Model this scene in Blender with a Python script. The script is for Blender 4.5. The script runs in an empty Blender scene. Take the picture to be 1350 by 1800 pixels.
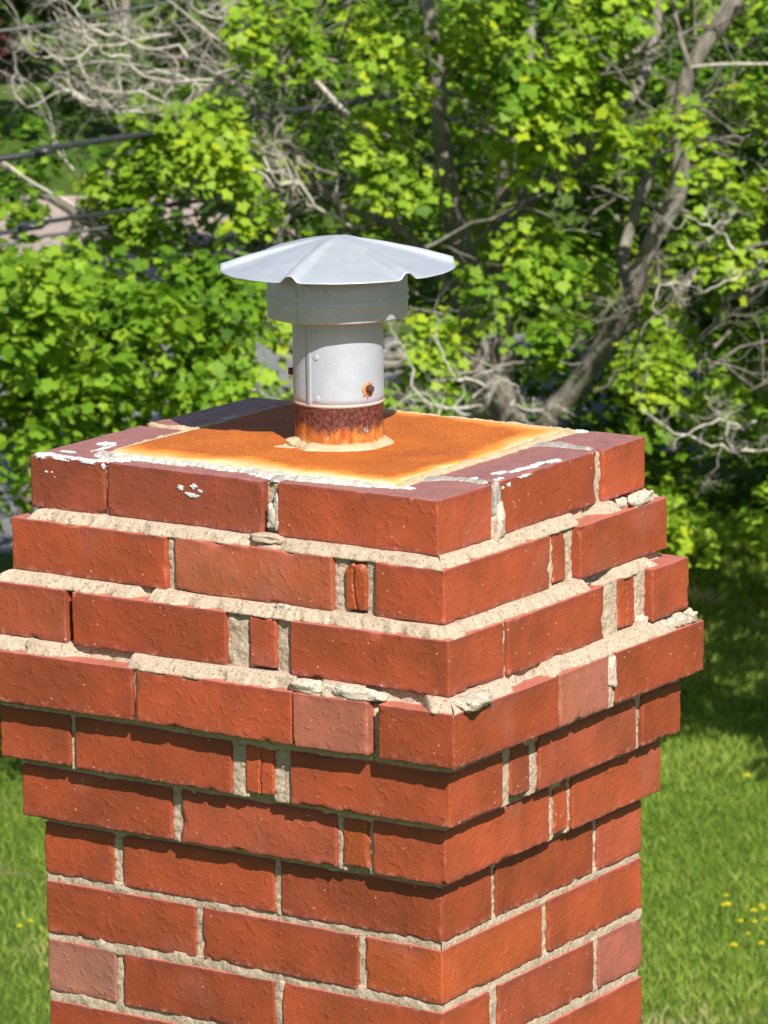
import bpy, math, random
import numpy as np
from mathutils import Matrix, Vector
random.seed(7)
RNG = np.random.default_rng(11)
scn = bpy.context.scene
COL = scn.collection
# ------------------------------------------------------------------ camera
CAM = np.array([2.29677859, -3.55671335, 1.2904684])
ROT = tuple(math.radians(a) for a in (78.70457211, 0.74649441, 33.40913112))
FPX = 7731.388
cd = bpy.data.cameras.new('camera'); cam = bpy.data.objects.new('camera', cd); COL.objects.link(cam)
cam.location = CAM; cam.rotation_euler = ROT
cd.sensor_fit = 'VERTICAL'; cd.sensor_height = 24; cd.sensor_width = 18
cd.lens = FPX / 1800 * 24
cd.clip_start = .1; cd.clip_end = 2000
cd.dof.use_dof = True; cd.dof.focus_distance = 4.3; cd.dof.aperture_fstop = 23
scn.camera = cam
# ------------------------------------------------------------------ light
AZ, EL = math.radians(52), math.radians(43)          # sun: from -y towards +x, height
SUN = Vector((math.sin(AZ) * math.cos(EL), -math.cos(AZ) * math.cos(EL), math.sin(EL)))
w = bpy.data.worlds.new('World'); scn.world = w; w.use_nodes = True
wn = w.node_tree
sky = wn.nodes.new('ShaderNodeTexSky'); sky.sky_type = 'NISHITA'; sky.sun_disc = False
sky.sun_elevation = EL; sky.sun_rotation = math.atan2(SUN.x, SUN.y)
bg = wn.nodes['Background']; bg.inputs['Strength'].default_value = 0.065
wn.links.new(sky.outputs[0], bg.inputs[0])
sd = bpy.data.lights.new('sun', 'SUN'); sd.energy = 5.0; sd.angle = math.radians(.53); sd.color = (1, .95, .87)
so = bpy.data.objects.new('sun', sd); COL.objects.link(so)
so.rotation_euler = SUN.to_track_quat('Z', 'Y').to_euler(); so.location = (3, -3, 6)
scn.view_settings.view_transform = 'Standard'; scn.view_settings.look = 'None'
scn.view_settings.exposure = 0.52; scn.view_settings.gamma = 1
scn.view_settings.use_curve_mapping = False

# ------------------------------------------------------------------ helpers
MC = np.array(cam.rotation_euler.to_matrix())
def at(px, py, d):
    "3D point at depth d (metres along the view axis) seen at photo pixel px, py"
    return CAM + d * (MC @ np.array([(px - 675) / FPX, -(py - 900) / FPX, -1.0]))
GZ = -7.0
VD = np.array([-math.sin(ROT[2]), math.cos(ROT[2]), 0]); VR = np.array([math.cos(ROT[2]), math.sin(ROT[2]), 0])
def gv(d, l, z=GZ):
    "ground point d metres ahead of the camera, l metres to the right"
    p = CAM + VD * d + VR * l; p[2] = z; return p
def tag(o, label=None, cat=None, group=None, kind=None):
    if label: o['label'] = label
    if cat: o['category'] = cat
    if group: o['group'] = group
    if kind: o['kind'] = kind
    return o
def empty(name, loc=(0, 0, 0)):
    o = bpy.data.objects.new(name, None); COL.objects.link(o); o.location = loc; o.empty_display_size = .1; return o
def mesh_np(name, V, F, mat, parent=None, smooth=True, loc=None, tint=None, keep_world=True):
    """V (n,3), F (m,k) equal-sized faces, one mesh object"""
    V = np.asarray(V, np.float32).reshape(-1, 3); F = np.asarray(F, np.int32)
    if loc is not None: V = V - np.asarray(loc, np.float32)
    me = bpy.data.meshes.new(name)
    me.vertices.add(len(V)); me.vertices.foreach_set('co', V.ravel())
    k = F.shape[1]; m = len(F)
    me.loops.add(m * k); me.loops.foreach_set('vertex_index', F.ravel())
    me.polygons.add(m)
    me.polygons.foreach_set('loop_start', np.arange(0, m * k, k, dtype=np.int32))
    me.polygons.foreach_set('loop_total', np.full(m, k, np.int32))
    if smooth: me.polygons.foreach_set('use_smooth', np.ones(m, bool))
    if tint is not None:
        a = me.attributes.new('tint', 'FLOAT', 'POINT'); a.data.foreach_set('value', np.asarray(tint, np.float32))
    me.update(calc_edges=True); me.validate()
    if mat: me.materials.append(mat)
    o = bpy.data.objects.new(name, me); COL.objects.link(o)
    if loc is not None: o.location = loc
    if parent is not None:
        o.parent = parent
        if keep_world: o.location = Vector(o.location) - world_loc(parent)
    return o
def world_loc(o):
    v = Vector((0, 0, 0))
    while o: v += o.location; o = o.parent
    return v
# value noise -------------------------------------------------------
def _h(ix, iy, iz, s):
    n = (ix * 374761393 + iy * 668265263 + iz * 2147483647 + s * 1274126177) & 0xffffffff
    n = ((n ^ (n >> 13)) * 1274126177) & 0xffffffff
    n = ((n ^ (n >> 16)) * 2246822519) & 0xffffffff
    return ((n >> 8) & 0xffff) / 65535.0
def vn(P, scale, seed=0):
    "value noise in -1..1"
    P = np.asarray(P, float) * scale + 1000
    I = np.floor(P).astype(np.int64); f = P - I; f = f * f * (3 - 2 * f)
    r = 0
    for dx in (0, 1):
        wx = f[..., 0] if dx else 1 - f[..., 0]
        for dy in (0, 1):
            wy = f[..., 1] if dy else 1 - f[..., 1]
            for dz in (0, 1):
                wz = f[..., 2] if dz else 1 - f[..., 2]
                r = r + wx * wy * wz * _h(I[..., 0] + dx, I[..., 1] + dy, I[..., 2] + dz, seed)
    return r * 2 - 1
def n1(x, scale, seed=0):
    x = np.asarray(x, float); P = np.stack([x, x * 0 + 3.3, x * 0 + 7.7], -1); return vn(P, scale, seed)
def grid_faces(nu, nv, closed_u=False):
    f = []
    U = nu if closed_u else nu - 1
    u = np.arange(U)[:, None]; v = np.arange(nv - 1)[None, :]
    u2 = (u + 1) % nu
    a = u * nv + v; b = u2 * nv + v; c = u2 * nv + v + 1; d = u * nv + v + 1
    return np.stack([a, b, c, d], -1).reshape(-1, 4)
def tube_np(pts, rad, k=6, cap=True):
    pts = np.asarray(pts, float); n = len(pts); rad = np.broadcast_to(rad, (n,))
    T = np.gradient(pts, axis=0); T /= np.linalg.norm(T, axis=1)[:, None] + 1e-12
    ref = np.array([.31, .17, .93]); A = np.cross(T, ref); A /= np.linalg.norm(A, axis=1)[:, None] + 1e-12
    B = np.cross(T, A); an = np.arange(k) * 2 * math.pi / k
    V = pts[:, None, :] + rad[:, None, None] * (np.cos(an)[None, :, None] * A[:, None, :] + np.sin(an)[None, :, None] * B[:, None, :])
    i = np.arange(n - 1)[:, None]; j = np.arange(k)[None, :]; j2 = (j + 1) % k
    F = np.stack([i * k + j, i * k + j2, (i + 1) * k + j2, (i + 1) * k + j], -1).reshape(-1, 4)
    return V.reshape(-1, 3), F
def join(parts):
    V, F, o = [], [], 0
    for v, f in parts:
        V.append(v); F.append(f + o); o += len(v)
    return np.concatenate(V), np.concatenate(F)
def spline(P, n):
    "Catmull-Rom through P"
    P = np.asarray(P, float); P = np.vstack([2 * P[0] - P[1], P, 2 * P[-1] - P[-2]])
    out = []; m = len(P) - 3
    for t in np.linspace(0, m - 1e-6, n):
        i = int(t); f = t - i; a, b, c, d = P[i:i + 4]
        out.append(.5 * ((2 * b) + (c - a) * f + (2 * a - 5 * b + 4 * c - d) * f * f + (3 * b - a - 3 * c + d) * f ** 3))
    return np.array(out)

# ------------------------------------------------------------------ materials
class NT:
    def __init__(s, name):
        s.m = bpy.data.materials.new(name); s.m.use_nodes = True; s.t = s.m.node_tree
        s.b = s.t.nodes['Principled BSDF']; s.out = s.t.nodes['Material Output']
    def n(s, typ, **kw):
        x = s.t.nodes.new('ShaderNode' + typ)
        for k, v in kw.items():
            if k[0] == '_': setattr(x, k[1:], v)
            else: s.set(x.inputs[int(k[1:])] if k[0] == 'i' and k[1:].isdigit() else x.inputs[k], v)
        return x
    def set(s, sock, v):
        if isinstance(v, bpy.types.NodeSocket): s.t.links.new(v, sock)
        elif isinstance(v, tuple) and len(v) == 3 and sock.type == 'RGBA': sock.default_value = (*v, 1)
        else: sock.default_value = v
    def noise(s, vec, scale, detail=3, rough=.55, dist=0):
        x = s.n('TexNoise'); s.set(x.inputs['Vector'], vec); x.inputs['Scale'].default_value = scale
        x.inputs['Detail'].default_value = detail; x.inputs['Roughness'].default_value = rough; x.inputs['Distortion'].default_value = dist
        return x.outputs[0]
    def vor(s, vec, scale, feature='F1'):
        x = s.n('TexVoronoi', _feature=feature); s.set(x.inputs['Vector'], vec); x.inputs['Scale'].default_value = scale; return x
    def math(s, op, a, b=0., c=0., clamp=False):
        x = s.n('Math', _operation=op, _use_clamp=clamp, i0=a, i1=b, i2=c); return x.outputs[0]
    def mr(s, v, a, b, c=0., d=1., smooth=False):
        x = s.n('MapRange', _clamp=True); x.interpolation_type = 'SMOOTHSTEP' if smooth else 'LINEAR'
        for i, q in enumerate((v, a, b, c, d)): s.set(x.inputs[i], q)
        return x.outputs[0]
    def mix(s, f, a, b, mode='MIX'):
        x = s.n('Mix', _data_type='RGBA', _blend_type=mode); s.set(x.inputs[0], f); s.set(x.inputs[6], a); s.set(x.inputs[7], b); return x.outputs[2]
    def ramp(s, v, stops):
        x = s.n('ValToRGB'); s.set(x.inputs[0], v); e = x.color_ramp.elements
        while len(e) < len(stops): e.new(.5)
        for q, (p, c) in zip(e, stops): q.position = p; q.color = (*c, 1)
        return x.outputs[0]
    def bump(s, h, dist, strength=1., normal=None):
        x = s.n('Bump'); s.set(x.inputs['Height'], h); x.inputs['Distance'].default_value = dist; x.inputs['Strength'].default_value = strength
        if normal is not None: s.set(x.inputs['Normal'], normal)
        return x.outputs[0]
    def done(s, color=None, rough=.8, normal=None, metallic=0., spec=.5):
        for k, v in (('Base Color', color), ('Roughness', rough), ('Normal', normal), ('Metallic', metallic), ('Specular IOR Level', spec)):
            if v is not None: s.set(s.b.inputs[k], v)
        return s.m

def mat_brick():
    s = NT('brick_clay'); tc = s.n('TexCoord').outputs['Object']; oi = s.n('ObjectInfo')
    off = s.n('VectorMath', _operation='SCALE'); s.set(off.inputs[0], (3.1, 5.3, 7.7)); s.set(off.inputs['Scale'], oi.outputs['Random'])
    p = s.n('VectorMath', _operation='ADD', i0=tc, i1=off.outputs[0]).outputs[0]
    sep = s.n('SeparateXYZ', i0=tc); z = sep.outputs[2]
    geo = s.n('NewGeometry'); nz = s.n('SeparateXYZ', i0=geo.outputs['Normal']).outputs[2]
    base = oi.outputs['Color']
    c = s.mix(s.mr(s.noise(p, 14, 4), .35, .7), base, s.mix(.75, base, (.50, .62, .60), 'MULTIPLY'))
    c = s.mix(s.mr(s.noise(p, 45, 5, .65), .5, .75, 0, .55), c, s.mix(1., c, (1.12, 1.30, 1.25), 'MULTIPLY'))
    # pale bloom patches
    c = s.mix(s.mr(s.noise(p, 8, 2), .60, .80, 0, .55), c, (.40, .145, .110))
    # dark glaze along the upper arris; lower arris darkened the same way
    az = s.math('ADD', s.math('ABSOLUTE', z), s.math('MULTIPLY', s.noise(p, 60, 4), .010))
    c = s.mix(s.mr(az, .0255, .0345, 0, .62), c, (.16, .045, .045))
    c = s.mix(s.mr(s.noise(p, 26, 6, .75, .6), .60, .70, 0, .35), c, (.17, .040, .022))
    c = s.mix(s.math('MULTIPLY', s.mr(z, -.019, -.027), s.mr(s.noise(p, 110, 4, .7), .52, .66, 0, .55)), c, (.60, .27, .17))
    # fine soot spots
    c = s.mix(s.mr(s.noise(p, 420, 3, .7), .60, .74, 0, .30), c, (.10, .030, .022))
    # pale grit
    v = s.vor(p, 210); sp = s.math('MULTIPLY', s.math('LESS_THAN', v.outputs['Distance'], .20), s.math('GREATER_THAN', s.n('SeparateXYZ', i0=v.outputs['Color']).outputs[0], .978))
    c = s.mix(s.math('MULTIPLY', sp, .8), c, (.62, .42, .26))
    # top faces: exposed = pink clay, weathered top course = plum
    top = s.mr(nz, .55, .85)
    plum = s.mix(s.mr(s.noise(p, 55, 6, .7), .35, .72), (.37, .155, .130), (.24, .100, .090))
    plum = s.mix(s.mr(s.noise(p, 260, 5, .7), .57, .66, 0, .7), plum, (.085, .040, .048))
    pink = s.mix(s.noise(p, 60, 4), (.52, .17, .115), (.36, .10, .065))
    c = s.mix(top, c, s.mix(oi.outputs['Alpha'], plum, pink))
    pim = s.mr(s.noise(p, 135, 1.5, .4), .54, .74, 0, 1, True)
    pim2 = s.mr(s.noise(p, 260, 1.5, .4), .56, .74, 0, .5, True)
    h = s.math('ADD', s.math('ADD', pim, pim2), s.math('MULTIPLY', s.noise(p, 420, 4, .65), .45))
    h = s.math('ADD', h, s.math('MULTIPLY', s.noise(p, 22, 2), 1.2))
    nr = s.bump(h, .00068, .60)
    return s.done(c, s.mr(s.noise(p, 70, 3), .3, .7, .42, .62), nr, spec=.42)
BRICK = mat_brick()

def mat_mortar(name, tone):
    s = NT(name); p = s.n('TexCoord').outputs['Object']
    c = s.mix(s.mr(s.noise(p, 25, 4), .35, .7), tone, tuple(a * .80 for a in tone))
    c = s.mix(s.mr(s.noise(p, 600, 4, .8), .30, .55), tuple(a * .62 for a in tone), c)
    v = s.vor(p, 430); g = s.n('SeparateXYZ', i0=v.outputs['Color']).outputs[0]
    c = s.mix(s.math('MULTIPLY', s.math('GREATER_THAN', g, .80), .3), c, (.66, .56, .44))
    c = s.mix(s.math('MULTIPLY', s.math('LESS_THAN', g, .09), .5), c, (.15, .11, .085))
    h = s.math('ADD', s.math('MULTIPLY', s.noise(p, 380, 5, .75), 1.2), s.math('MULTIPLY', v.outputs['Distance'], .6))
    nr = s.bump(h, .0009, .6)
    return s.done(c, .95, nr, spec=.2)
MORTAR = mat_mortar('mortar_sand', (.52, .408, .30))
MORTAR_PALE = mat_mortar('mortar_pale', (.62, .53, .43))

def simple(name, col, rough=.7, bump=0, scale=50, var=.25, metallic=0., spec=.5):
    s = NT(name); p = s.n('TexCoord').outputs['Object']
    c = s.mix(s.mr(s.noise(p, scale, 4), .3, .7), col, tuple(a * (1 - var) for a in col))
    nr = s.bump(s.noise(p, scale * 3, 4), bump, 1.) if bump else None
    return s.done(c, rough, nr, metallic, spec)
PAINT = simple('white_paint', (.76, .77, .78), .7, .0006, 300, .35)
CAULK = simple('white_caulk', (.70, .66, .585), .65, .0016, 110, .5)
CAULK_B = simple('tan_caulk', (.56, .42, .26), .6, .0008, 45, .25)
CAULK_G = simple('grey_silicone', (.42, .37, .33), .45, .0015, 90, .3)

def mat_galv(name, tone=(.62, .65, .70), rough=.42, metal=.42):
    s = NT(name); p = s.n('TexCoord').outputs['Object']
    v = s.vor(p, 120); g = s.n('SeparateXYZ', i0=v.outputs['Color']).outputs[0]
    c = s.mix(s.mr(g, 0, 1, 0, .28), tone, tuple(a * .82 for a in tone))
    c = s.mix(s.mr(s.noise(p, 16, 5, .6), .40, .75, 0, .5), c, tuple(a * .72 for a in tone))
    c = s.mix(s.mr(s.noise(p, 300, 3, .7), .56, .7, 0, .12), c, (.92, .93, .95))
    r = s.mr(s.noise(p, 40, 4), .3, .7, rough - .06, rough + .12)
    return s.done(c, r, s.bump(s.noise(p, 60, 4), .0004, .5), metal, .5)
GALV = mat_galv('galvanised_steel', (.50, .55, .63), .42, .30)
GALV_L = mat_galv('weathered_galvanised_cap', (.48, .525, .58), .40, .3)

def mat_rust_plate():
    s = NT('rusted_plate'); p = s.n('TexCoord').outputs['Object']; q = s.n('SeparateXYZ', i0=p); x, y = q.outputs[0], q.outputs[1]
    # distance from the plate's edge (local coordinates, half sizes .178 x .173)
    ex = s.math('SUBTRACT', .206, s.math('ABSOLUTE', s.math('SUBTRACT', x, -.020))); ey = s.math('SUBTRACT', .192, s.math('ABSOLUTE', s.math('ADD', y, -.012)))
    wob = s.math('MULTIPLY', s.math('SUBTRACT', s.noise(p, 9, 3), .5), .11)
    d = s.math('ADD', s.math('SMOOTH_MIN', s.math('MULTIPLY', ex, 1.2), ey, .03), wob)
    rust = s.mix(s.mr(s.noise(p, 13, 4), .35, .65), (.66, .180, .017), (.43, .103, .012))
    rust = s.mix(s.mr(s.noise(p, 330, 4, .75), .34, .60), (.30, .066, .010), rust)
    rust = s.mix(s.mr(s.noise(p, 190, 4, .7), .57, .68, 0, .6), rust, (.78, .30, .05))
    c = s.mix(s.mr(d, .026, .054, smooth=True), s.mix(s.noise(p, 120, 4), (.86, .36, .055), (.76, .25, .028)), rust)
    c = s.mix(s.mr(d, .004, .030), s.mix(s.noise(p, 80, 4), (.84, .68, .42), (.80, .58, .28)), c)
    return s.done(c, .72, s.bump(s.noise(p, 420, 4, .7), .0010, .9), spec=.35)
RUST_PLATE = mat_rust_plate()

def mat_rust_pipe():
    s = NT('rusted_pipe'); p = s.n('TexCoord').outputs['Object']; q = s.n('SeparateXYZ', i0=p); z = q.outputs[2]
    pv = s.n('Mapping', i0=p); pv.inputs['Scale'].default_value = (1, 1, .35)
    st = s.noise(pv.outputs[0], 55, 5, .65)
    zz = s.math('ADD', z, s.math('MULTIPLY', s.math('SUBTRACT', st, .5), .050))
    dark = s.mix(s.mr(s.noise(p, 240, 4, .75), .42, .6), (.060, .018, .016), (.20, .062, .044))
    orange = s.mix(s.mr(s.noise(pv.outputs[0], 90, 4), .35, .65), (.66, .25, .045), (.34, .070, .014))
    c = s.mix(s.mr(zz, .018, .030, smooth=True), orange, dark)
    c = s.mix(s.mr(zz, .000, .010), s.mix(s.noise(p, 100, 4), (.72, .48, .20), (.60, .26, .05)), c)
    c = s.mix(s.math('MULTIPLY', s.mr(st, .62, .70), s.mr(z, .03, .02)), c, (.56, .55, .48))
    c = s.mix(s.mr(s.math('ADD', z, s.math('MULTIPLY', st, .004)), .0480, .0500), c, (.50, .40, .36))
    return s.done(c, .62, s.bump(s.noise(p, 260, 4, .7), .0010, .8), spec=.4)
RUST_PIPE = mat_rust_pipe()
RUST_BOLT = simple('rusty_bolt_steel', (.13, .045, .025), .8, .001, 300, .5)
RUST_STAIN = simple('rust_stain', (.50, .25, .11), .8, .0003, 200, .5)

def mat_leaf(name, stops, trans):
    s = NT(name); t = s.n('Attribute', _attribute_name='tint').outputs['Fac']
    c = s.ramp(t, stops)
    s.done(c, .55, spec=.22)
    tr = s.n('BsdfTranslucent'); s.set(tr.inputs[0], s.mix(1., c, (1.25, 1.2, .45), 'MULTIPLY'))
    mx = s.n('MixShader', Fac=trans); s.t.links.new(s.b.outputs[0], mx.inputs[1]); s.t.links.new(tr.outputs[0], mx.inputs[2])
    s.t.links.new(mx.outputs[0], s.out.inputs[0]); return s.m
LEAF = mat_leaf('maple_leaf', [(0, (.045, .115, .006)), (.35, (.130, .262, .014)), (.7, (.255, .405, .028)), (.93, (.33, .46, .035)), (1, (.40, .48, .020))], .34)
LEAF_DK = mat_leaf('far_leaf', [(0, (.028, .070, .012)), (.6, (.075, .145, .018)), (1, (.14, .22, .03))], .3)
LEAF_RED = mat_leaf('red_leaf', [(0, (.05, .018, .020)), (1, (.12, .045, .04))], .3)
GRASS = mat_leaf('grass_blade', [(0, (.080, .160, .018)), (.4, (.190, .310, .034)), (.75, (.315, .415, .066)), (.92, (.46, .47, .16)), (1, (.60, .52, .30))], .35)

def mat_bark(name, a, b):
    s = NT(name); p = s.n('TexCoord').outputs['Object']
    pv = s.n('Mapping', i0=p); pv.inputs['Scale'].default_value = (1, 1, .3)
    c = s.mix(s.mr(s.noise(pv.outputs[0], 14, 5, .65), .35, .65), a, b)
    c = s.mix(s.mr(s.noise(p, 4, 3), .5, .7, 0, .6), c, (.36, .35, .30))
    return s.done(c, .9, s.bump(s.noise(pv.outputs[0], 30, 4, .7), .02, 1.), spec=.2)
BARK = mat_bark('maple_bark', (.31, .28, .235), (.13, .112, .095))
BARK_PALE = mat_bark('dead_wood', (.72, .66, .58), (.46, .41, .36))

def mat_ground():
    s = NT('lawn_soil'); p = s.n('TexCoord').outputs['Object']
    c = s.mix(s.mr(s.noise(p, .7, 4), .35, .65), (.10, .17, .022), (.15, .235, .03))
    c = s.mix(s.mr(s.noise(p, 30, 4, .7), .4, .65), (.045, .085, .015), c)
    c = s.mix(s.mr(s.noise(p, 1.6, 3), .60, .72, 0, .6), c, (.26, .21, .12))
    return s.done(c, .95, s.bump(s.noise(p, 60, 4), .03, .8), spec=.1)
LAWN = mat_ground()
def mat_asphalt(name, a, b, scale=1.2):
    s = NT(name); p = s.n('TexCoord').outputs['Object']
    c = s.mix(s.mr(s.noise(p, scale, 5, .6), .35, .65), a, b)
    c = s.mix(s.mr(s.noise(p, 60, 3, .7), .4, .65, 0, .4), c, tuple(q * .6 for q in a))
    return s.done(c, .9, s.bump(s.noise(p, 120, 3), .01, .5), spec=.25)
ASPHALT = mat_asphalt('asphalt', (.25, .25, .255), (.15, .155, .165))
GRAVEL = mat_asphalt('pale_gravel', (.50, .40, .35), (.36, .28, .24))
YELLOW = simple('yellow_line_paint', (.60, .34, .04), .7, 0, 4, .3)
CABLE = simple('black_cable_sheath', (.045, .05, .055), .35, 0, 8, .3)
CABLE_L = simple('grey_bare_wire', (.13, .13, .13), .5, 0, 8, .2)

# ------------------------------------------------------------------ ground, roads
def sheet(name, pts, mat, z, kind='structure', label=None):
    V = np.array([[p[0], p[1], z] for p in pts]); me = bpy.data.meshes.new(name)
    me.from_pydata([tuple(v) for v in V], [], [list(range(len(V)))]); me.materials.append(mat)
    o = bpy.data.objects.new(name, me); COL.objects.link(o); o['kind'] = kind
    if label: o['label'] = label
    return o
sheet('lawn', [gv(-300, -600), gv(900, -600), gv(900, 600), gv(-300, 600)][::-1], LAWN, GZ, label='mown green lawn under and beyond the trees')
sheet('road', [gv(39.2, -40), gv(39.8, -2.1), gv(44.5, 3), gv(46, 40), gv(53, 40), gv(52.5, 5), gv(50, -40)][::-1], ASPHALT, GZ + .004, label='grey asphalt road passing behind the maple tree')
sheet('centre_line', [gv(48.6, 12), gv(48.75, 12), gv(47.6, -6), gv(47.45, -6)], YELLOW, GZ + .008, label='yellow line painted on the grey road')
sheet('driveway', [gv(57, -40), gv(56.5, -2.6), gv(60, -1.2), gv(66, -1.6), gv(69, -40)][::-1], GRAVEL, GZ + .004, label='pale pinkish gravel driveway glimpsed through the leaves')

# ------------------------------------------------------------------ chimney
chimney = empty('brick_chimney', (-.25, .2, GZ))
tag(chimney, 'red brick chimney with corbelled top and crumbling sandy mortar, in the foreground', 'chimney')
ZT = [.4563, .3901, .3240, .2548, .1895, .1248, .0606, -.0036, -.0696, -.1366]
ZB = [.4005, .3348, .2678, .1998, .1339, .0689, .0040, -.0605, -.1261, -.1936]
EXP = [.003, .018, .034, .049, .031, .0155, 0, 0, 0, 0]
for i in range(4): ZT.append(ZT[-1] - .0665); ZB.append(ZB[-1] - .0665); EXP.append(0)
# spans in mm from the near corner: left face (x), right face (y)
LS = {0: [(-503, -407), (-402, -207), (-189, 3)], 1: [(-518, -318), (-308, -114), (-99, -75), (-63, 18)],
      2: [(-534, -439), (-429, -235), (-206, -174), (-155, 34)], 3: [(-549, -343), (-337, -145), (-143, -54), (-40, 49)],
      4: [(-531, -439), (-432, -234), (-216, -182), (-160, 31)], 5: [(-515, -322), (-308, -116), (-108, -77), (-71, 15.5)],
      6: [(-500, -409), (-397, -204), (-196, 0)], 7: [(-500, -305), (-295, -102), (-92, 0)], 8: [(-500, -410), (-400, -207), (-196, 0)]}
RS = {0: [(-3, 97), (108, 300), (315, 401)], 1: [(-18, 184), (194, 218), (236, 416)],
      2: [(-34, 68), (75, 263), (298, 331), (355, 432)], 3: [(-49, 146), (150, 247), (263, 447)],
      4: [(-31, 69), (88, 125), (140, 333), (348, 429)], 5: [(-15.5, 183), (197, 224), (230, 413.5)],
      6: [(0, 95), (104, 296), (307, 398)], 7: [(0, 193), (205, 398)], 8: [(0, 90), (107, 297), (308, 398)]}
for i in range(9, 14): LS[i] = LS[7 + (i - 7) % 2]; RS[i] = RS[7 + (i - 7) % 2]

def axis_lines(h, fine, step):
    e = [0, .0008, .0018, .003, .0045, .0065] if fine else [0, .003]
    e = [v for v in e if v < h]
    n = max(1, int(round((2 * h - 2 * e[-1]) / step)))
    mid = np.linspace(-h + e[-1], h - e[-1], n + 1)[1:-1]
    return np.array([-h + v for v in e] + list(mid) + [h - v for v in e][::-1])
def brick_mesh(hx, hy, hz, seed, fine=True, chip=1.0, soft=1.0, crack=None):
    H = np.array([hx, hy, hz]); st = (.0046 if crack is None else .0013) if fine else .02
    A = [axis_lines(h, fine, st) for h in H]
    V, F, o = [], [], 0
    for ax in range(3):
        u, v = (ax + 1) % 3, (ax + 2) % 3
        U, W = np.meshgrid(A[u], A[v], indexing='ij')
        for sgn in (-1, 1):
            P = np.zeros(U.shape + (3,)); P[..., u] = U; P[..., v] = W; P[..., ax] = sgn * H[ax]
            f = grid_faces(len(A[u]), len(A[v]))
            if sgn < 0: f = f[:, ::-1]
            V.append(P.reshape(-1, 3)); F.append(f + o); o += P.size // 3
    V = np.concatenate(V); F = np.concatenate(F)
    _, ix, inv = np.unique(np.round(V, 6), axis=0, return_index=True, return_inverse=True)
    V = V[ix]; F = inv.ravel()[F]
    Q = V + seed * np.array([1.37, 2.11, .73])
    r = .0015 * soft + .0009 * vn(Q, 90, 1)
    big = vn(Q, 55, 2) * .6 + vn(Q, 150, 3) * .4
    lowface = np.where(V[:, 2] < 0, 1.0, .75)
    r = r + chip * lowface * .019 * np.clip(big - .24, 0, 1) ** 1.0 + .0016 * np.clip(vn(Q, 330, 4), -.3, 1)
    r = np.clip(r, .0004, .009)[:, None]
    C = np.clip(V, -(H - r), H - r); D = V - C; L = np.linalg.norm(D, axis=1)[:, None]
    V2 = C + D / np.maximum(L, 1e-9) * np.minimum(r, L)
    N = D / np.maximum(L, 1e-9)
    V2 = V2 + N * (.0005 * vn(Q, 28, 5) + .00025 * vn(Q, 110, 6))[:, None]
    if crack is not None:           # a crack running down a sliver; crack = axis along the face
        other = 1 - crack; out = V[:, other] * (-1 if crack == 0 else 1)
        mid = .0030 * n1(V[:, 2] + seed, 70, 3) + .0012 * n1(V[:, 2] + seed, 300, 4)
        dd = np.abs(V[:, crack] - mid)
        g = np.clip(1 - dd / .0011, 0, 1) * (out > H[other] - .002)
        V2[:, other] -= np.sign(V[:, other]) * .004 * g
    return V2, F
def brick(x0, x1, y0, y1, zb, zt, seed, fine=True, top=1., col=None, chip=1., rz=0.0, crack=None):
    rr = random.Random(seed * 7 + 1)
    c = np.array([(x0 + x1) / 2, (y0 + y1) / 2, (zb + zt) / 2])
    V, F = brick_mesh(abs(x1 - x0) / 2, abs(y1 - y0) / 2, (zt - zb) / 2, seed, fine, chip, 1.0, crack)
    o = mesh_np('brick', V + c, F, BRICK, chimney, True, loc=c)
    if col is None:
        k = rr.random(); v = .82 + .30 * rr.random()
        if k < .70: col = (.385 * v, .074 * v, .030 * v)
        elif k < .85: col = (.44 * v, .088 * v, .026 * v)
        else: col = (.37 * v, .078 * v, .038 * v)
    o.color = (*col, top)
    if col == PINKISH: o['label'] = 'pale pinkish brick'
    o.rotation_euler = (rr.uniform(-.006, .006), rr.uniform(-.006, .006), rz + rr.uniform(-.006, .006))
    return o
PINKISH = (.45, .135, .085)
SPECIAL = {(3, 'L', 2): PINKISH, (3, 'R', 1): (.45, .14, .088), (8, 'L', 0): (.38, .150, .105), (2, 'L', 0): (.36, .078, .036),
           (7, 'R', 0): (.45, .090, .029), (8, 'R', 2): (.40, .12, .085), (1, 'L', 1): (.44, .105, .048), (9, 'R', 0): (.42, .14, .11),
           (4, 'L', 2): (.46, .085, .03), (2, 'L', 2): (.42, .082, .036)}
SHIFT = {(1, 'R', 2): .004, (2, 'R', 3): .005, (3, 'R', 0): .002}
seed = 1
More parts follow.
